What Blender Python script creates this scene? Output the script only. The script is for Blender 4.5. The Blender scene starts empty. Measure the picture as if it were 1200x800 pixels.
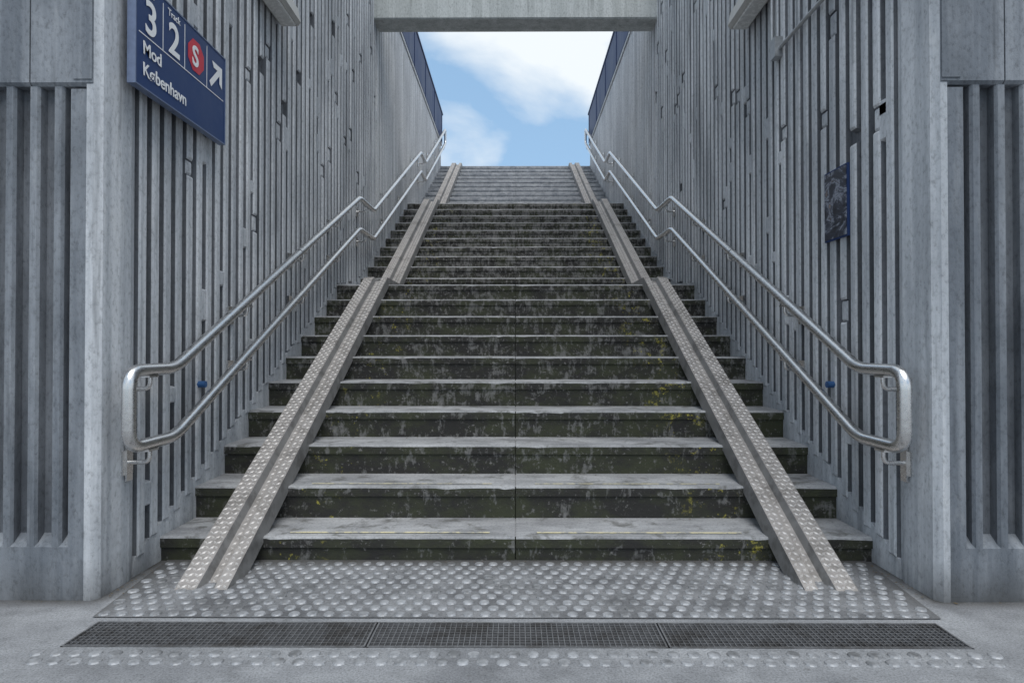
import bpy, math, random
from mathutils import Vector
random.seed(7)
S=bpy.context.scene
S.view_settings.view_transform='Standard'; S.view_settings.look='None'; S.view_settings.exposure=0

# ---------------------------------------------------------------- helpers
class MB:
    def __init__(s): s.v=[];s.f=[];s.m=[]
    def face(s,pts,m=0):
        i=len(s.v); s.v+= [tuple(p) for p in pts]; s.f.append(tuple(range(i,i+len(pts)))); s.m.append(m)
    def box(s,x0,x1,y0,y1,z0,z1,m=0,mt=None):
        if x0>x1:x0,x1=x1,x0
        if mt is None: mt=m
        i=len(s.v)
        s.v+=[(x0,y0,z0),(x1,y0,z0),(x1,y1,z0),(x0,y1,z0),(x0,y0,z1),(x1,y0,z1),(x1,y1,z1),(x0,y1,z1)]
        for f,mm in (((0,3,2,1),m),((4,5,6,7),mt),((0,1,5,4),m),((1,2,6,5),m),((2,3,7,6),m),((3,0,4,7),m)):
            s.f.append(tuple(i+a for a in f)); s.m.append(mm)
    def prism(s,poly,axis,a0,a1,m=0,sm=None):
        def P(p,a):
            return {'z':(p[0],p[1],a),'x':(a,p[0],p[1]),'y':(p[0],a,p[1])}[axis]
        n=len(poly); i=len(s.v)
        s.v+=[P(p,a0) for p in poly]+[P(p,a1) for p in poly]
        s.f.append(tuple(range(i+n-1,i-1,-1))); s.m.append(m)
        s.f.append(tuple(range(i+n,i+2*n))); s.m.append(m)
        for k in range(n):
            s.f.append((i+k,i+(k+1)%n,i+n+(k+1)%n,i+n+k)); s.m.append(m if sm is None else sm[k])
    def obj(s,name,mats,parent=None,fix=True,smooth=False):
        me=bpy.data.meshes.new(name); me.from_pydata(s.v,[],s.f); 
        for m in mats: me.materials.append(m)
        me.polygons.foreach_set('material_index',s.m)
        if smooth: me.polygons.foreach_set('use_smooth',[True]*len(s.f))
        me.update()
        if fix:
            import bmesh
            b=bmesh.new(); b.from_mesh(me); bmesh.ops.recalc_face_normals(b,faces=b.faces); b.to_mesh(me); b.free()
        o=bpy.data.objects.new(name,me); S.collection.objects.link(o)
        if parent: o.parent=parent
        return o
def empty(name,loc=(0,0,0)):
    o=bpy.data.objects.new(name,None); S.collection.objects.link(o); return o

class NT:
    def __init__(s,name):
        s.mat=bpy.data.materials.new(name); s.mat.use_nodes=True; s.t=s.mat.node_tree
        s.b=s.t.nodes['Principled BSDF']
        s.tc=s.t.nodes.new('ShaderNodeTexCoord')
    def link(s,a,b): s.t.links.new(a,b)
    def map(s,scale):
        m=s.t.nodes.new('ShaderNodeMapping'); m.inputs['Scale'].default_value=scale
        s.link(s.tc.outputs['Object'],m.inputs['Vector']); return m.outputs[0]
    def noise(s,vec,scale=1,detail=5,rough=.6,dist=0):
        n=s.t.nodes.new('ShaderNodeTexNoise'); n.inputs['Scale'].default_value=scale
        n.inputs['Detail'].default_value=min(detail,4); n.inputs['Roughness'].default_value=rough; n.inputs['Distortion'].default_value=dist
        if vec is not None: s.link(vec,n.inputs['Vector'])
        return n.outputs['Fac']
    def ramp(s,fac,stops):
        r=s.t.nodes.new('ShaderNodeValToRGB'); e=r.color_ramp.elements
        while len(e)<len(stops): e.new(.5)
        for i,(p,c) in enumerate(stops):
            e[i].position=p; e[i].color=(c,c,c,1) if not isinstance(c,tuple) else (*c,1)
        s.link(fac,r.inputs[0]); return r.outputs[0]
    def mix(s,fac,a,b,mode='MIX'):
        m=s.t.nodes.new('ShaderNodeMix'); m.data_type='RGBA'; m.blend_type=mode
        for k,v in ((0,fac),(6,a),(7,b)):
            if isinstance(v,(int,float)): m.inputs[k].default_value=v
            elif isinstance(v,tuple): m.inputs[k].default_value=(*v,1)
            else: s.link(v,m.inputs[k])
        return m.outputs[2]
    def math(s,op,a,b=None,clamp=False):
        m=s.t.nodes.new('ShaderNodeMath'); m.operation=op; m.use_clamp=clamp
        for k,v in ((0,a),(1,b)):
            if v is None: continue
            if isinstance(v,(int,float)): m.inputs[k].default_value=v
            else: s.link(v,m.inputs[k])
        return m.outputs[0]
    def xyz(s):
        m=s.t.nodes.new('ShaderNodeSeparateXYZ'); s.link(s.tc.outputs['Object'],m.inputs[0]); return m.outputs
    def maprange(s,v,a,b,c,d):
        m=s.t.nodes.new('ShaderNodeMapRange'); s.link(v,m.inputs[0])
        for i,x in enumerate((a,b,c,d)): m.inputs[i+1].default_value=x
        return m.outputs[0]
    def bump(s,h,strength=.3,dist=.01):
        b=s.t.nodes.new('ShaderNodeBump'); b.inputs['Strength'].default_value=strength; b.inputs['Distance'].default_value=dist
        s.link(h,b.inputs['Height']); s.link(b.outputs[0],s.b.inputs['Normal'])
    def fin(s,col,rough=.85,metal=0):
        if isinstance(col,tuple): s.b.inputs['Base Color'].default_value=(*col,1)
        else: s.link(col,s.b.inputs['Base Color'])
        if isinstance(rough,(int,float)): s.b.inputs['Roughness'].default_value=rough
        else: s.link(rough,s.b.inputs['Roughness'])
        s.b.inputs['Metallic'].default_value=metal
        return s.mat

def wall_concrete(name,lo,hi,stain,stain_amt=.6,bloom=.4):
    n=NT(name)
    streak=n.noise(n.map((7,7,.22)),1.6,4,.6,.2)
    big=n.noise(n.map((1.3,1.3,.6)),1.5,4,.65)
    fine=n.noise(n.map((1,1,.6)),60,4,.75)
    c=n.mix(n.ramp(streak,[(.38,0),(.60,1)]),lo,hi)
    c=n.mix(n.math('MULTIPLY',n.ramp(big,[(.46,0),(.64,1)]),stain_amt),c,stain)
    spk=n.ramp(fine,[(.28,.6),(.48,1.0),(.72,1.12)])
    c=n.mix(1,c,spk,'MULTIPLY')
    bl=n.noise(n.map((6,6,1.2)),2.2,4,.65,.4)
    c=n.mix(n.math('MULTIPLY',n.ramp(bl,[(.58,0),(.74,1)]),bloom),c,(.70,.70,.69))
    dk=n.noise(n.map((9,9,.6)),1.4,4,.65)
    c=n.mix(n.math('MULTIPLY',n.ramp(dk,[(.58,0),(.70,1)]),.55),c,tuple(a*.55 for a in stain))
    x,y,z=n.xyz()
    g=n.math('MULTIPLY',n.maprange(z,.0,.16,1,0),n.ramp(big,[(.35,.3),(.6,1)]))
    c=n.mix(n.math('MULTIPLY',g,.7),c,(.06,.058,.055))
    n.bump(fine,.4,.005)
    return n.fin(c,.85)

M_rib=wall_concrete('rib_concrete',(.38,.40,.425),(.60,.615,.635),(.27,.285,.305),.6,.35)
M_rib_skylit=wall_concrete('skylit_rib_concrete',(.52,.53,.55),(.70,.71,.72),(.42,.43,.45),.5,.2)  # lighter copy of the rib concrete: brighter skylight past the beam painted in
M_groove_shade=wall_concrete('shaded_groove_concrete',(.085,.092,.103),(.18,.188,.205),(.055,.06,.068),.6,.06)  # darker tone on rib sides and groove backs paints in their shade
M_groove_shade2=wall_concrete('skylit_groove_shade',(.20,.205,.21),(.33,.335,.34),(.15,.155,.16),.6,.06)  # groove shade in the colour, lifted for the open sky past the beam
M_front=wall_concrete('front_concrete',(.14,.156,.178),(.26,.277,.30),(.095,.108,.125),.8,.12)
M_front_shade=wall_concrete('front_groove_shade',(.085,.095,.11),(.17,.182,.20),(.055,.062,.073),.8,.05)  # recess shade between the front ridges, put into the colour
M_beam=wall_concrete('beam_concrete',(.40,.42,.41),(.52,.54,.53),(.32,.34,.33),.5,.1)

def mk_tread():
    n=NT('tread_concrete')
    fine=n.noise(n.map((1,1,1)),80,4,.75)
    big=n.noise(n.map((1,2.5,1)),2.4,4,.65)
    c=n.mix(n.ramp(big,[(.35,0),(.62,1)]),(.20,.202,.208),(.38,.383,.39))
    c=n.mix(1,c,n.ramp(fine,[(.3,.6),(.5,1.),(.75,1.15)]),'MULTIPLY')
    d=n.noise(n.map((1,1,1)),7,4,.7,.4)
    c=n.mix(n.math('MULTIPLY',n.ramp(d,[(.54,0),(.66,1)]),.7),c,(.07,.068,.058))
    n.bump(fine,.4,.004)
    return n.fin(c,.75)
M_tread=mk_tread()
def mk_riser():
    n=NT('riser_mossy_concrete')
    x,y,z=n.xyz()
    fine=n.noise(n.map((1,1,1)),70,4,.8)
    moss=n.noise(n.map((1,1,1.6)),3.5,4,.7)
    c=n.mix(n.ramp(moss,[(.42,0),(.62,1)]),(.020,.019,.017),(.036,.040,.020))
    pat=n.noise(n.map((1,.2,1.2)),9,4,.78,.5)
    drip=n.noise(n.map((1,.1,.28)),34,4,.65,.2)
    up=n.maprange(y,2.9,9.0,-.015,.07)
    pat2=n.math('ADD',n.math('ADD',n.math('MULTIPLY',pat,.55),n.math('MULTIPLY',drip,.45)),up)
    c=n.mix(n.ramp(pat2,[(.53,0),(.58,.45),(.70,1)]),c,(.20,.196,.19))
    sp=n.noise(n.map((1,.3,1)),38,4,.7)
    c=n.mix(n.math('MULTIPLY',n.ramp(n.math('ADD',sp,up),[(.60,0),(.68,1)]),.6),c,(.25,.24,.23))
    ax=n.math('ABSOLUTE',x)
    m1=n.math('MULTIPLY',n.maprange(ax,.82,.96,0,1),n.maprange(ax,1.10,1.16,1,0))
    yn=n.noise(n.map((1,.9,1.0)),13,4,.75)
    ynb=n.math('ADD',yn,n.maprange(x,-1,1,-.04,.0))
    yl=n.math('MULTIPLY',m1,n.ramp(ynb,[(.565,0),(.62,1)]))
    yl=n.math('MULTIPLY',yl,n.ramp(fine,[(.42,.0),(.58,.9)]))
    c=n.mix(yl,c,(.42,.37,.06))
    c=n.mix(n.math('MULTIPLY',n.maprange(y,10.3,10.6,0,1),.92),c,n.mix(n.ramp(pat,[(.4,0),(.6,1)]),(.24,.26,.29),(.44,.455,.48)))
    n.bump(n.math('ADD',fine,pat),.5,.006)
    return n.fin(c,.8)
M_riser=mk_riser()
def mk_ground():
    n=NT('ground_concrete')
    x,y,z=n.xyz()
    fine=n.noise(n.map((1,1,1)),140,4,.8)
    big=n.noise(n.map((1,1.6,1)),1.7,4,.65,.3)
    mid=n.noise(n.map((1,1,1)),9,4,.7)
    c=n.mix(n.ramp(big,[(.35,0),(.65,1)]),(.17,.174,.182),(.28,.286,.295))
    c=n.mix(1,c,n.ramp(mid,[(.3,.76),(.5,1.),(.7,1.12)]),'MULTIPLY')
    c=n.mix(1,c,n.ramp(fine,[(.32,.45),(.5,1.),(.7,1.35)]),'MULTIPLY')
    v=n.t.nodes.new('ShaderNodeTexVoronoi'); v.inputs['Scale'].default_value=9; n.link(n.tc.outputs['Object'],v.inputs['Vector'])
    c=n.mix(n.math('MULTIPLY',n.ramp(v.outputs['Distance'],[(.06,1),(.10,0)]),.4),c,(.09,.088,.085))
    ax=n.math('ABSOLUTE',x)
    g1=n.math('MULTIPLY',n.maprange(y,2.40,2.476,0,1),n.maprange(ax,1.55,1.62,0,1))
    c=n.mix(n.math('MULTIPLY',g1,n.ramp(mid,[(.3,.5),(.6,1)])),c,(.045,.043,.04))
    n.bump(fine,.5,.003)
    return n.fin(c,.75)
M_ground=mk_ground()
def mk_plate():
    n=NT('tactile_plate')
    x,y,z=n.xyz()
    fine=n.noise(n.map((1,1,1)),120,4,.8); big=n.noise(n.map((1,1,1)),4,4,.7)
    c=n.mix(n.ramp(big,[(.38,0),(.62,1)]),(.10,.101,.105),(.21,.212,.218))
    c=n.mix(1,c,n.ramp(fine,[(.3,.5),(.5,1.),(.7,1.25)]),'MULTIPLY')
    g=n.math('MAXIMUM',n.maprange(y,2.82,2.93,0,1),n.maprange(n.math('ABSOLUTE',x),1.46,1.58,0,1))
    c=n.mix(n.math('MULTIPLY',g,n.ramp(big,[(.35,.4),(.6,.95)])),c,(.05,.048,.044))
    n.bump(fine,.4,.003); return n.fin(c,.7)
M_plate=mk_plate()
def metal(name,col,rough,met=1,var=.15,scale=(30,30,30),grime=None,ga=.5):
    n=NT(name); f=n.noise(n.map(scale),1,4,.7)
    c=n.mix(n.ramp(f,[(.3,0),(.7,1)]),tuple(a*(1-var) for a in col),tuple(min(1,a*(1+var)) for a in col))
    if grime:
        g=n.noise(n.map((1,1,1)),6,4,.75); c=n.mix(n.math('MULTIPLY',n.ramp(g,[(.5,0),(.62,1)]),ga),c,grime)
    r=n.maprange(f,.3,.7,rough-.07,rough+.1)
    n.bump(f,.08,.002)
    return n.fin(c,r,met)
M_stud=metal('stud_metal',(.37,.375,.385),.5,.5,.3,(25,25,25),(.13,.13,.13),.7)
M_steel=metal('brushed_steel',(.68,.67,.66),.27,1,.06,(60,8,60))
M_plate_al=metal('checker_aluminium',(.33,.31,.295),.55,.4,.15,(14,14,14),(.17,.158,.145),.6)
M_lozenge=metal('checker_stud_aluminium',(.60,.57,.545),.5,.3,.1,(14,14,14),(.36,.335,.315),.6)
M_plate_side=metal('ramp_side_aluminium',(.24,.235,.23),.55,.4,.12,(14,14,14),(.11,.105,.10),.6)
M_grate=metal('grate_steel',(.22,.22,.225),.5,.6,.2,(40,40,40),(.08,.07,.06),.5)
M_dark=metal('pit_dark',(.012,.012,.012),.9,0)
M_blue=metal('blue_enamel',(.008,.03,.11),.55,0,.15,(3,3,1))
M_sign=metal('sign_blue',(.008,.035,.13),.4,0,.05,(5,5,5))
M_signedge=metal('sign_edge',(.16,.2,.3),.4,.3)
M_white=metal('sign_white',(.82,.82,.82),.5,0,.02)
M_red=metal('sign_red',(.55,.03,.05),.45,0,.03)
M_lamp=metal('lamp_housing',(.45,.44,.42),.5,.2,.1)
M_lens=metal('lamp_lens',(.6,.6,.58),.25,0,.05)
M_galv=metal('galvanised',(.42,.43,.44),.45,.7,.15)
M_bluecap=metal('blue_cap',(.03,.10,.25),.5,0)
n=NT('worn_yellow_paint'); f=n.noise(n.map((1,1,1)),22,4,.75)
M_yel=n.fin(n.mix(n.ramp(f,[(.42,0),(.55,1)]),(.30,.30,.29),(.62,.56,.36)),.8)
n=NT('poster_print'); f=n.noise(n.map((6,5,9)),1.3,4,.7,1.2)
M_post=n.fin(n.ramp(f,[(.40,(.02,.022,.03)),(.50,(.04,.046,.065)),(.57,(.26,.28,.33)),(.62,(.05,.05,.06)),(.70,(.26,.20,.17))]),.35)
n=NT('dead_leaf'); f=n.noise(n.map((1,1,1)),30,3,.6)
M_leaf=n.fin(n.mix(f,(.05,.035,.018),(.16,.11,.05)),.8)

# ---------------------------------------------------------------- stair data
R=.16;T=.32
steps=[]
for k in range(1,32):
    z=.1135+R*(k-1)
    if k<=10: D=2.934+T*(k-1)
    elif k<=20: D=6.72+T*(k-11)
    else: D=10.6+T*(k-21)
    steps.append((D,z))
W=1.62
mb=MB()
for i,(D,z) in enumerate(steps):
    nd=steps[i+1][0]+.05 if i<30 else D+.9
    for s in (-1,1):
        dz=random.uniform(-.0012,.0012); dy=random.uniform(-.002,.002)
        x0,x1=s*.0028,s*1.646
        c=.009; th=.05
        cuts=[.0028]; 
        while cuts[-1]<1.5: cuts.append(cuts[-1]+random.uniform(.015,.12))
        cuts[-1]=1.646
        chips=[(random.uniform(0,.0018) if random.random()<.9 else random.uniform(.003,.007)) for _ in cuts]
        poly=lambda ch:[(D+dy,z+dz-th),(D+dy,z+dz-c-ch),(D+dy+c*.3+ch*.4,z+dz-c*.3-ch*.4),(D+dy+c+ch,z+dz),(nd,z+dz),(nd,z+dz-th)]
        sm=[1,0,0,0,1,1]
        sections=[poly(ch) for ch in chips]
        i0=len(mb.v); n=6
        for cx,pl in zip(cuts,sections): mb.v+=[(s*cx,p[0],p[1]) for p in pl]
        for q in range(len(cuts)-1):
            for k in range(n):
                mb.f.append((i0+q*n+k,i0+q*n+(k+1)%n,i0+(q+1)*n+(k+1)%n,i0+(q+1)*n+k)); mb.m.append(sm[k])
        mb.f.append(tuple(i0+k for k in range(n))); mb.m.append(0)
        e0=i0+(len(cuts)-1)*n; mb.f.append(tuple(e0+k for k in range(n))); mb.m.append(0)
        zb=z-R-.06 if i else -.05
        mb.box(x0,x1,D+.010+dy,nd-.005,zb,z-th+.001,1)
    mb.box(-.02,.02,D+.022,nd-.01,(z-R-.06 if i else -.05),z-.006,1,0)
poly=[(2.99,-.05)]
for i,(D,z) in enumerate(steps): poly+= [(D+.06,z-R-.02),(D+.06,z-.05)]
poly+=[(14.6,4.85),(14.6,-.05)]
mb.prism(poly,'x',-1.60,1.60,1)
stairs=mb.obj('concrete_staircase',[M_tread,M_riser])
mb=MB()
for i,w in ((0,.014),(1,.008)):
    D,z=steps[i]
    for a,b in ((-1.05,-.12),(.10,1.05)):
        mb.box(a,b,D+.05,D+.05+w,z+.0025,z+.0045)
mb.obj('yellow_paint',[M_yel],stairs)

# ---------------------------------------------------------------- side walls
def base_line(D):
    pts=[(2.0,.2),(2.75,.2),(5.9,1.70),(6.5,1.75),(9.7,3.30),(10.4,3.36),(14.2,5.20)]
    for (a,za),(b,zb) in zip(pts,pts[1:]):
        if a<=D<=b: return za+(zb-za)*(D-a)/(b-a)
    return pts[-1][1]
TOP=5.46; DEND=14.05
def side_wall(s):
    mb=MB()
    xf=W; xb=W+.036
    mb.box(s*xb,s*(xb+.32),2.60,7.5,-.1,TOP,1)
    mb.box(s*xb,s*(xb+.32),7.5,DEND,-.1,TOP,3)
    poly=[(s*xf,2.685),(s*xf,2.500),(s*(xf+.024),2.474),(s*(xf+.05),2.474),(s*(xf+.05),2.74),(s*(xf+.02),2.74)]
    mb.prism(poly,'z',-.1,TOP-.002,0)
    pl=[(2.70,-.1)]+[(d,base_line(d)-.12) for d in (2.74,5.9,6.5,9.7,10.4,14.0)]+[(14.04,-.1)]
    mb.prism(pl,'x',s*(xf+.008),s*(xb+.01),0)
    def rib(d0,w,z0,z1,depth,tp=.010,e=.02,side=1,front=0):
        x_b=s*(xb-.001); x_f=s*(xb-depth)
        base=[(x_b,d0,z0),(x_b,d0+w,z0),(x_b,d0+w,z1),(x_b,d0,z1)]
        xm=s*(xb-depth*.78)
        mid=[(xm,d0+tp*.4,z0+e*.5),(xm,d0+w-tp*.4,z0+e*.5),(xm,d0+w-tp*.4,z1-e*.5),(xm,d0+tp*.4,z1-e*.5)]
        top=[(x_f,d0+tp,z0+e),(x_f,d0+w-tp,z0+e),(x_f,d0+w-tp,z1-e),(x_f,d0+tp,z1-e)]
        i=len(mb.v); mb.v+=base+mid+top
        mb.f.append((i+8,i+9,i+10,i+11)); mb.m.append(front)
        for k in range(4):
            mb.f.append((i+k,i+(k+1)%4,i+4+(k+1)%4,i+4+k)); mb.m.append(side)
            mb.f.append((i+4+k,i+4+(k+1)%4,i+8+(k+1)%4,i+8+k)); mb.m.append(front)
    d=2.745; per=.100
    while d<7.40:
        w=.061+random.uniform(-.002,.002)
        z=base_line(d)-.16+random.uniform(0,.05)
        zt=TOP-.05; dep=.036+random.uniform(-.0015,.0015)
        while z<zt-.05:
            L=random.choice([2.0,3.5,5.,6.])*random.uniform(.4,1.2)
            z1=min(zt,z+L)
            rib(d,w,z,z1,dep)
            gap=random.uniform(.05,.11)
            if random.random()<.85: rib(d+.002,w-.004,z1-.014,z1+gap+.014,.027,.006)
            z=z1+gap
        for q in range(2):
            if random.random()<.5:
                zz=random.uniform(base_line(d)+.05,4.6); h=random.uniform(.08,.19)
                rib(d+w-.010,per-w+.020,zz,zz+h,.033,.004,.012,0)
        d+=per
    mb.box(s*(W+.004),s*(xb+.01),7.47,7.60,base_line(7.5)-.12,TOP-.003,2)
    d=7.66
    while d<13.95:
        rib(d,.066,base_line(d)-.16,TOP-.04,.030,.012,.02,3,2)
        if random.random()<.25:
            zz=random.uniform(base_line(d)+.1,5.2); rib(d+.05,.05,zz,zz+.09,.02,.008,.012,2,2)
        d+=.100
    mb.box(s*(W-.006),s*(xb+.33),7.47,DEND+.004,TOP-.035,TOP+.012,2)
    return mb.obj('ribbed_concrete_wall',[M_rib,M_groove_shade,M_rib_skylit,M_groove_shade2])
for s in (-1,1): side_wall(s)

# ---------------------------------------------------------------- front walls of the underpass
def front_wall(s):
    mb=MB(); X=W+.028; F=2.476; DP=.045
    mb.box(s*X,s*9,F+DP,F+.34,-.1,4.9,1)
    mb.box(s*(X-.002),s*(X+.085),F+.001,F+DP+.02,.02,1.985,0)
    mb.box(s*(X+.085),s*9,F+.002,F+DP+.02,-.1,.205,0)
    mb.box(s*(X-.001),s*(X+.085),F+.0015,F+DP+.02,-.1,.02,0)
    z0=1.996
    prof=[(F+.07,z0),(F+.006,z0),(F-.006,z0+.012),(F-.006,4.9),(F+.07,4.9)]
    a=X-.004
    for b in (X+.245,X+2.2,9):
        mb.prism(prof,'x',s*a,s*(b-.006),0); a=b
    mb.box(s*(X-.002),s*(X+.07),F-.010,F,2.02,4.88,0)
    x=X+.112
    while x<8.9:
        w=.050
        yb=F+DP+.001; yf=F+.003; tp=.012
        ym=yb-(yb-yf)*.75
        prof2=[(x,yb),(x+.004,ym),(x+tp,yf),(x+w-tp,yf),(x+w-.004,ym),(x+w,yb)]
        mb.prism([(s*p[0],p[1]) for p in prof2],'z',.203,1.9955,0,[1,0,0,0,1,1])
        x+=.096+random.uniform(-.002,.002)
    mb.prism([(F+.0025,.2045),(F+DP+.001,.2045),(F+DP+.001,.25)],'x',s*(X+.086),s*8.99,0)
    return mb.obj('underpass_wall',[M_front,M_front_shade])
for s in (-1,1): front_wall(s)

# ---------------------------------------------------------------- beam
mb=MB()
y0,y1=7.28,7.60; zb=4.74
prof=[(y0+.015,zb),(y0,zb+.015),(y0,5.34),(y1,5.34),(y1,zb+.015),(y1-.015,zb)]
mb.prism(prof,'x',-1.64,1.64,0)
mb.obj('concrete_beam',[M_beam])

# ---------------------------------------------------------------- blue parapets
for s in (-1,1):
    mb=MB()
    d=7.64
    while d<13.9:
        e=min(d+1.24,14.03)
        mb.box(s*(W-.012),s*(W+.03),d+.008,e-.004,TOP+.016,6.10,0)
        mb.box(s*(W-.022),s*(W+.034),d-.012,d+.012,TOP+.014,6.115,1)
        d+=1.25
    mb.box(s*(W-.026),s*(W+.04),7.63,14.05,6.10,6.135,1)
    mb.obj('blue_parapet_panel',[M_blue,M_blue])

# ---------------------------------------------------------------- ground, grate, tactile
GX=1.49; G0,G1=2.093,2.287
mb=MB()
xs=[-60,-GX,GX,60]; ys=[-60,G0,G1,3.0]
for i in range(3):
    for j in range(3):
        if i==1 and j==1: continue
        mb.face([(xs[i],ys[j],0),(xs[i+1],ys[j],0),(xs[i+1],ys[j+1],0),(xs[i],ys[j+1],0)])
g=mb.obj('ground',[M_ground],fix=False)
mb=MB()
z=4.912
mb.face([(-300,14.62,z),(300,14.62,z),(300,400,z),(-300,400,z)])
for s in (-1,1):
    a,b=sorted((s*1.98,s*300)); mb.face([(a,2.83,z-.1),(b,2.83,z-.1),(b,14.61,z-.1),(a,14.61,z-.1)])
mb.obj('platform_pavement',[M_ground],fix=False)

mb=MB()
mb.box(-GX-.01,GX+.01,G0-.01,G1+.01,-.16,-.15,1)
for a,b,c,d in ((-GX-.02,-GX,G0-.02,G1+.02),(GX,GX+.02,G0-.02,G1+.02),(-GX,GX,G0-.02,G0),(-GX,GX,G1,G1+.02)):
    mb.box(a,b,c,d,-.16,-.001,1)
secs=[(-GX+.003,-.492),(-.486,.497),(.503,GX-.003)]
for a,b in secs:
    for yy in (G0+.002,G1-.008): mb.box(a,b,yy,yy+.006,-.03,.002,0)
    for xx in (a,b-.006): mb.box(xx,xx+.006,G0+.002,G1-.002,-.03,.0025,0)
    nb=int((b-a)/.0185)
    for i in range(1,nb): 
        x=a+(b-a)*i/nb; mb.box(x-.0014,x+.0014,G0+.008,G1-.008,-.025,.0005,0)
    for j in range(1,10):
        y=G0+(G1-G0)*j/10; mb.box(a+.006,b-.006,y-.0014,y+.0014,-.02,-.0006,0)
mb.obj('drainage_grate',[M_grate,M_dark])

mb=MB()
mb.face([(-1.53,G1+.03,.004),(1.53,G1+.03,.004),(1.60,2.955,.004),(-1.60,2.955,.004)],0)
def stud(x,y,z0,r=.0215,h=.0055):
    r*=random.uniform(.96,1.03); n=12; x+=random.uniform(-.002,.002); y+=random.uniform(-.002,.002)
    tx=random.uniform(-.03,.03); ty=random.uniform(-.03,.03)
    def ring(rr,hh): return [(x+rr*math.cos(2*math.pi*k/n),y+rr*math.sin(2*math.pi*k/n),z0+hh+(tx*rr*math.cos(2*math.pi*k/n)+ty*rr*math.sin(2*math.pi*k/n) if hh else 0)) for k in range(n)]
    i=len(mb.v); mb.v+=ring(r,0)+ring(r*.88,h*.75)+ring(r*.6,h)
    mb.f.append(tuple(range(i+2*n,i+3*n))); mb.m.append(1)
    for o in (0,n):
        for k in range(n):
            mb.f.append((i+o+k,i+o+(k+1)%n,i+o+n+(k+1)%n,i+o+n+k)); mb.m.append(1)
sx=.0635; sy=.0545
row=0; y=G1+.058
while y<2.93:
    lim=1.50+.06*(y-2.3)/.6
    x=-lim+(sx/2 if row%2 else 0)
    while x<lim: stud(x,y,.004); x+=sx
    y+=sy; row+=1
for row,y in enumerate((2.048,1.995)):
    x=-1.53+(sx/2 if row%2 else 0)
    while x<1.53:
        if random.random()>.03: stud(x,y,.0)
        x+=sx
mb.obj('tactile_paving',[M_plate,M_stud],fix=False)

# leaf crumbs and grit along the foot of the walls and first riser
mb=MB()
def crumb(x,y,z,r):
    a=random.uniform(0,6.28); k=random.choice((3,4,5)); p=[]
    for j in range(k):
        t=a+6.283*j/k; q=r*random.uniform(.6,1.2); p.append((x+q*math.cos(t),y+.6*q*math.sin(t),z+random.uniform(.001,r*.5)))
    mb.face(p)
for _ in range(170):
    s=random.choice((-1,1)); 
    if random.random()<.45: crumb(s*(1.60-abs(random.gauss(0,.025))),random.uniform(2.5,2.9),.006,random.uniform(.002,.008))
    elif random.random()<.6: crumb(random.uniform(-1.58,1.58),2.925-abs(random.gauss(0,.012)),.006,random.uniform(.002,.006))
    else: crumb(s*random.uniform(1.64,3.2),2.47-abs(random.gauss(0,.02)),.002,random.uniform(.002,.008))
for _ in range(160):
    k=random.randrange(0,8); D,z=steps[k]; x=random.choice((-1,1))*random.uniform(.2,1.6)
    crumb(x,steps[k+1][0]-abs(random.gauss(0,.03)),z+.003,random.uniform(.002,.008))
mb.obj('leaf_litter',[M_leaf],fix=False)

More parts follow.
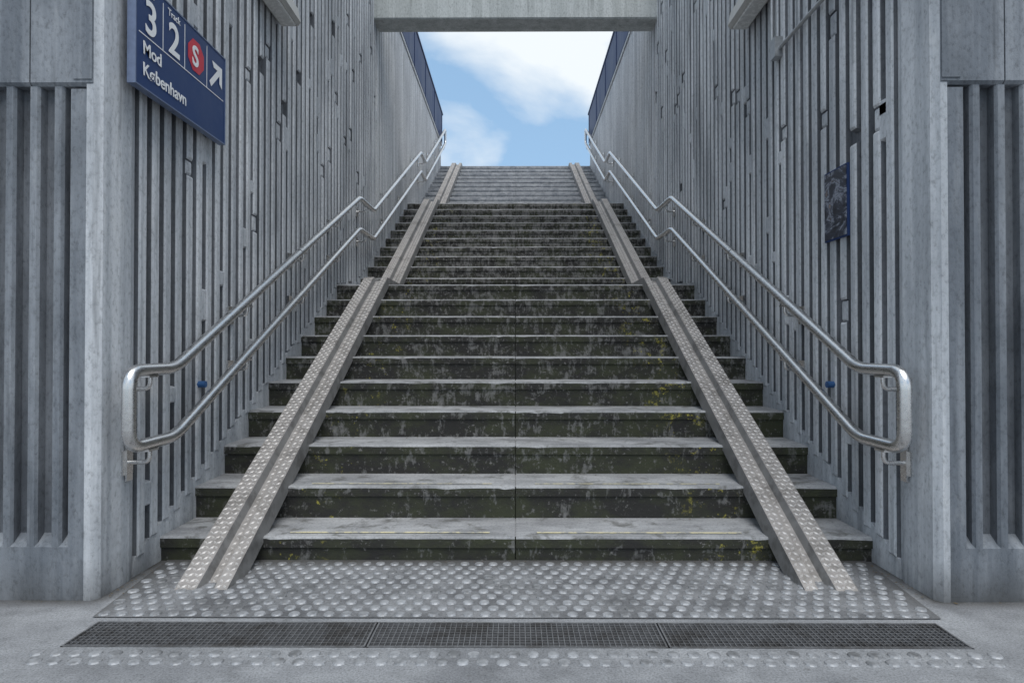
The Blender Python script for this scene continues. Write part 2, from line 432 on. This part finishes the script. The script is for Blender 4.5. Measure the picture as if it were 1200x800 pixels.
# ---------------------------------------------------------------- bicycle ramps
def ramp(s):
    mb=MB()
    path=[(2.58,-.035),(5.814,1.5835),(6.40,1.5835),(9.6,3.1835),(10.28,3.1835),(13.8,4.9435),(14.2,4.9435)]
    XI=1.153
    prof=[(0,-.045),(.008,.036),(.062,.036),(.078,.0),(.118,.0),(.134,.036),(.220,.036),(.230,-.045)]
    th=.005
    def P(pt,nrm,u,w):
        return (s*(XI+u),pt[0]+nrm[0]*w,pt[1]+nrm[1]*w)
    dirs=[]
    for a,b in zip(path,path[1:]):
        v=Vector((b[0]-a[0],b[1]-a[1])).normalized(); dirs.append(v)
    for si,(a,b) in enumerate(zip(path,path[1:])):
        v=dirs[si]; nr=(-v[1],v[0])
        n0=nr;n1=nr
        if si>0:
            m=(Vector(nr)+Vector((-dirs[si-1][1],dirs[si-1][0]))).normalized(); n0=m
        if si<len(dirs)-1:
            m=(Vector(nr)+Vector((-dirs[si+1][1],dirs[si+1][0]))).normalized(); n1=m
        for j in range(len(prof)-1):
            p,q=prof[j],prof[j+1]
            mat=1 if j in (0,6,2,4) else 0
            mb.face([P(a,n0,p[0],p[1]),P(a,n0,q[0],q[1]),P(b,n1,q[0],q[1]),P(b,n1,p[0],p[1])],mat)
            mb.face([P(a,n0,p[0],p[1]-th),P(b,n1,p[0],p[1]-th),P(b,n1,q[0],q[1]-th),P(a,n0,q[0],q[1]-th)],1)
            if si==0: mb.face([P(a,n0,p[0],p[1]),P(a,n0,p[0],p[1]-th),P(a,n0,q[0],q[1]-th),P(a,n0,q[0],q[1])],0)
        L=math.hypot(b[0]-a[0],b[1]-a[1]); pit=.031; cnt=int(L/pit)
        cols=[(.022,.036),(.047,.036),(.098,.0),(.148,.036),(.166,.036),(.188,.036),(.208,.036)]
        for r in range(1,cnt):
            t=r*pit
            for ci,(u,w) in enumerate(cols):
                sg=1 if (r+ci)%2 else -1
                lw=.0158; ww=.0062; ca=.7071
                def Q(du,dv,dw):
                    return (s*(XI+u+du),a[0]+v[0]*(t+dv)+nr[0]*(w+dw),a[1]+v[1]*(t+dv)+nr[1]*(w+dw))
                e1=Q(lw*ca*sg,lw*ca,.0003); e2=Q(-lw*ca*sg,-lw*ca,.0003)
                f1=Q(-ww*ca*sg,ww*ca,.0003); f2=Q(ww*ca*sg,-ww*ca,.0003)
                t1=Q(lw*.5*ca*sg,lw*.5*ca,.005); t2=Q(-lw*.5*ca*sg,-lw*.5*ca,.005)
                for fc in ((e1,f1,t1),(f1,e2,t2),(e2,f2,t2),(f2,e1,t1),(f1,t2,t1),(f2,t1,t2)): mb.face(fc,2)
    return mb.obj('bicycle_ramp',[M_plate_al,M_plate_side,M_lozenge],fix=False)
for s in (-1,1): ramp(s)

# ---------------------------------------------------------------- handrails
def fillet(pts,r):
    out=[pts[0]]
    for i in range(1,len(pts)-1):
        p=Vector(pts[i]); a=Vector(pts[i-1]); b=Vector(pts[i+1])
        ra=min(r,(a-p).length*.49); rb=min(r,(b-p).length*.49)
        A=p+(a-p).normalized()*ra; B=p+(b-p).normalized()*rb
        for k in range(9):
            t=k/8; out.append(tuple((1-t)**2*A+2*t*(1-t)*p+t*t*B))
    out.append(pts[-1]); return out
def tube(name,pts,r,mat,parent,cyc=False):
    cu=bpy.data.curves.new(name,'CURVE'); cu.dimensions='3D'; cu.bevel_depth=r; cu.bevel_resolution=5; cu.use_fill_caps=True
    sp=cu.splines.new('POLY'); sp.points.add(len(pts)-1)
    for i,p in enumerate(pts): sp.points[i].co=(*p,1)
    sp.use_cyclic_u=cyc; cu.materials.append(mat)
    sp.use_smooth=True
    o=bpy.data.objects.new(name,cu); S.collection.objects.link(o); o.parent=parent; return o
RX=1.522
railU=[(2.515,.885),(2.85,.885),(6.22,2.44),(6.84,2.45),(10.25,4.12),(10.80,4.12),(13.85,5.72)]
def railz(D):
    for (a,za),(b,zb) in zip(railU,railU[1:]):
        if a<=D<=b: return za+(zb-za)*(D-a)/(b-a)
for s in (-1,1):
    E=empty('stair_handrail')
    up=[(s*RX,d,z) for d,z in railU]; lo=[(s*RX,d,z-.305) for d,z in railU]
    pts=[((s*RX),4.5,railz(4.5))]+up[2:]+lo[::-1]+up[:2]+[((s*RX),4.49,railz(4.49))]
    tube('rail_tube',fillet(pts,.075),.026,M_steel,E)
    mb=MB()
    ds=[2.66,3.62,4.58,5.5,6.5,7.7,8.8,9.9,10.6,11.7,12.8,13.6]
    for d in ds:
        for off in (0,-.305):
            z=railz(d)+off
            tube('bracket_arm',fillet([(s*(W-.004),d,z-.08),(s*RX,d,z-.08),(s*RX,d,z-.015)],.03),.009,M_steel,E)
            mb.box(s*(W-.008),s*(W+.004),d-.035,d+.035,z-.13,z-.03)
            mb.box(s*(RX-.018),s*(RX+.018),d-.035,d+.035,z-.031,z-.022)
    mb.box(s*(W-.016),s*(W-.008),2.64,2.68,.885-.46,.885-.03)
    mb.obj('bracket_plates',[M_steel],E)
    tube('blue_cap',[(s*(W+.01),3.27,.79),(s*(W-.035),3.27,.79)],.017,M_bluecap,E)

# ---------------------------------------------------------------- station sign
SX=-1.555
sg=empty('station_sign')
mb=MB()
y0,y1,z0,z1=2.60,3.40,2.065,2.515
mb.box(SX-.03,SX,y0,y1,z0,z1,0)
mb.box(SX-.032,SX+.003,y0-.006,y0,z0-.006,z1+.006,1); mb.box(SX-.032,SX+.003,y1,y1+.006,z0-.006,z1+.006,1)
mb.box(SX-.032,SX+.003,y0,y1,z0-.006,z0,1); mb.box(SX-.032,SX+.003,y0,y1,z1,z1+.006,1)
mb.box(SX-.07,SX-.03,y0+.1,y0+.14,z0+.05,z1-.05,1); mb.box(SX-.07,SX-.03,y1-.14,y1-.1,z0+.05,z1-.05,1)
mb.obj('sign_board',[M_sign,M_signedge],sg)
zl=2.285
mb=MB()
X=SX+.002
mb.box(SX+.0005,X,y0+.02,y1-.02,zl-.002,zl+.002)
for yy in (2.80,2.985,3.20): mb.box(SX+.0005,X,yy-.0015,yy+.0015,zl+.002,z1-.02)
def arrow(cy,cz,L):
    d=Vector((.7071,.7071)); p=Vector((-.7071,.7071)); w=L*.17
    c=Vector((cy,cz)); a=c-d*L*.52; b=c+d*L*.40
    mb.face([(X,v[0],v[1]) for v in (a+p*w*.5,a-p*w*.5,b-p*w*.5,b+p*w*.5)])
    tip=c+d*L*.5
    mb.face([(X+.0006,v[0],v[1]) for v in (tip,tip+Vector((-L*.62,0)),tip+Vector((-L*.62+w*.6,-w)),tip+Vector((0,-w)))])
    mb.face([(X+.0012,v[0],v[1]) for v in (tip,tip+Vector((-w,0)),tip+Vector((-w,-L*.62+w*.6)),tip+Vector((0,-L*.62)))])
arrow(3.30,2.385,.175)
mb.obj('sign_lines_and_arrow',[M_white],sg,fix=False)
mb=MB()
cy,cz,r=3.092,2.39,.082
mb.prism([(cy+r*math.cos(math.pi/8+math.pi/4*k),cz+r*math.sin(math.pi/8+math.pi/4*k)) for k in range(8)],'x',SX+.0005,X,0)
mb.obj('red_badge',[M_red],sg)
def text(body,y,z,size,mat,off=0.0,bold=.0):
    c=bpy.data.curves.new('lettering','FONT'); c.body=body; c.size=size; c.extrude=.0008; c.offset=bold; c.materials.append(mat)
    o=bpy.data.objects.new('lettering',c); S.collection.objects.link(o); o.parent=sg
    o.location=(X+.001+off,y,z); o.rotation_euler=(math.pi/2,0,math.pi/2)
text('3',2.655,2.305,.20,M_white,0,.003); text('2',2.84,2.305,.20,M_white,0,.003)
text('Spor',2.65,2.465,.045,M_white); text('Track',2.835,2.465,.045,M_white)
text('S',3.050,2.342,.135,M_white,.001,.003)
text('Mod',2.645,2.205,.078,M_white,0,.001); text('København',2.645,2.115,.078,M_white,0,.001)

# ---------------------------------------------------------------- poster on right wall
p=empty('wall_poster'); mb=MB()
px=W-.012
mb.box(px,px+.012,3.10,3.33,1.52,1.875,1)
mb.box(px-.003,px,3.108,3.322,1.528,1.867,0)
mb.obj('poster_board',[M_post,M_blue],p)
# ---------------------------------------------------------------- wall lamps
def lamp(s,d0,d1,z):
    E=empty('wall_lamp'); mb=MB()
    xo=W-.005
    prof=[(s*xo,z+.15),(s*xo,z+.02),(s*(xo-.02),z),(s*(xo-.13),z),(s*(xo-.15),z+.025),(s*(xo-.13),z+.12),(s*(xo-.08),z+.15)]
    mb.prism(prof,'y',d0,d1,0)
    mb.prism([(s*(xo-.03),z-.012),(s*(xo-.12),z-.012),(s*(xo-.125),z+.002),(s*(xo-.025),z+.002)],'y',d0+.03,d1-.03,1)
    mb.box(s*(W+.01),s*(xo-.02),d0+.1,d0+.16,z+.03,z+.22,0)
    mb.obj('lamp_housing',[M_lamp,M_lens],E)
lamp(-1,3.90,4.34,3.17); lamp(1,3.96,4.40,3.17)
C=empty('cable_conduit')
tube('pipe',[(W-.02,2.80,2.79),(W-.02,3.86,2.79)],.012,M_galv,C)
tube('pipe_riser',fillet([(W-.02,3.86,2.79),(W-.02,3.98,2.79),(W-.02,3.98,3.2)],.03),.012,M_galv,C)
mb=MB()
mb.box(W-.05,W-.0,3.86,3.93,2.74,2.86); mb.obj('junction_box',[M_galv],C)

# ---------------------------------------------------------------- camera
cam=bpy.data.cameras.new('Camera'); co=bpy.data.objects.new('Camera',cam); S.collection.objects.link(co)
cam.sensor_width=36; cam.lens=22.5; cam.clip_end=1000; cam.clip_start=.02
co.location=(0,0,.974); co.rotation_euler=(math.radians(90.61),0,math.radians(.305))
S.camera=co
# ---------------------------------------------------------------- light
EL,RO=66,165
w=bpy.data.worlds.new('World'); S.world=w; w.use_nodes=True; t=w.node_tree
bg=t.nodes['Background']; sky=t.nodes.new('ShaderNodeTexSky'); sky.sky_type='NISHITA'; sky.sun_disc=False
sky.sun_elevation=math.radians(EL); sky.sun_rotation=math.radians(RO)
tc=t.nodes.new('ShaderNodeTexCoord'); mp=t.nodes.new('ShaderNodeMapping'); mp.inputs['Scale'].default_value=(-1,1,1.8); mp.inputs['Location'].default_value=(.72,.1,.35)
no=t.nodes.new('ShaderNodeTexNoise'); no.inputs['Scale'].default_value=3.0; no.inputs['Detail'].default_value=8; no.inputs['Roughness'].default_value=.5; no.inputs['Distortion'].default_value=.3
cr=t.nodes.new('ShaderNodeValToRGB'); cr.color_ramp.elements[0].position=.40; cr.color_ramp.elements[1].position=.58
cr.color_ramp.elements[0].color=(.10,.10,.10,1)
mx=t.nodes.new('ShaderNodeMix'); mx.data_type='RGBA'; mx.inputs[7].default_value=(6.1,6.5,6.8,1)
# thin high haze brightens the clear blue
hz=t.nodes.new('ShaderNodeMix'); hz.data_type='RGBA'; hz.inputs[0].default_value=.55; hz.inputs[7].default_value=(1.9,3.9,6.2,1)
L=t.links.new
L(tc.outputs['Generated'],mp.inputs[0]); L(mp.outputs[0],no.inputs['Vector']); L(no.outputs['Fac'],cr.inputs[0]); L(cr.outputs[0],mx.inputs[0])
L(sky.outputs[0],hz.inputs[6]); L(hz.outputs[2],mx.inputs[6]); L(mx.outputs[2],bg.inputs[0]); bg.inputs[1].default_value=.15
su=bpy.data.lights.new('Sun','SUN'); su.energy=2.4; su.angle=math.radians(50); su.color=(1,.98,.95)
so=bpy.data.objects.new('Sun',su); S.collection.objects.link(so)
az=math.radians(RO)
d=Vector((math.sin(az)*math.cos(math.radians(EL)),math.cos(az)*math.cos(math.radians(EL)),math.sin(math.radians(EL))))
so.rotation_euler=d.to_track_quat('Z','Y').to_euler()
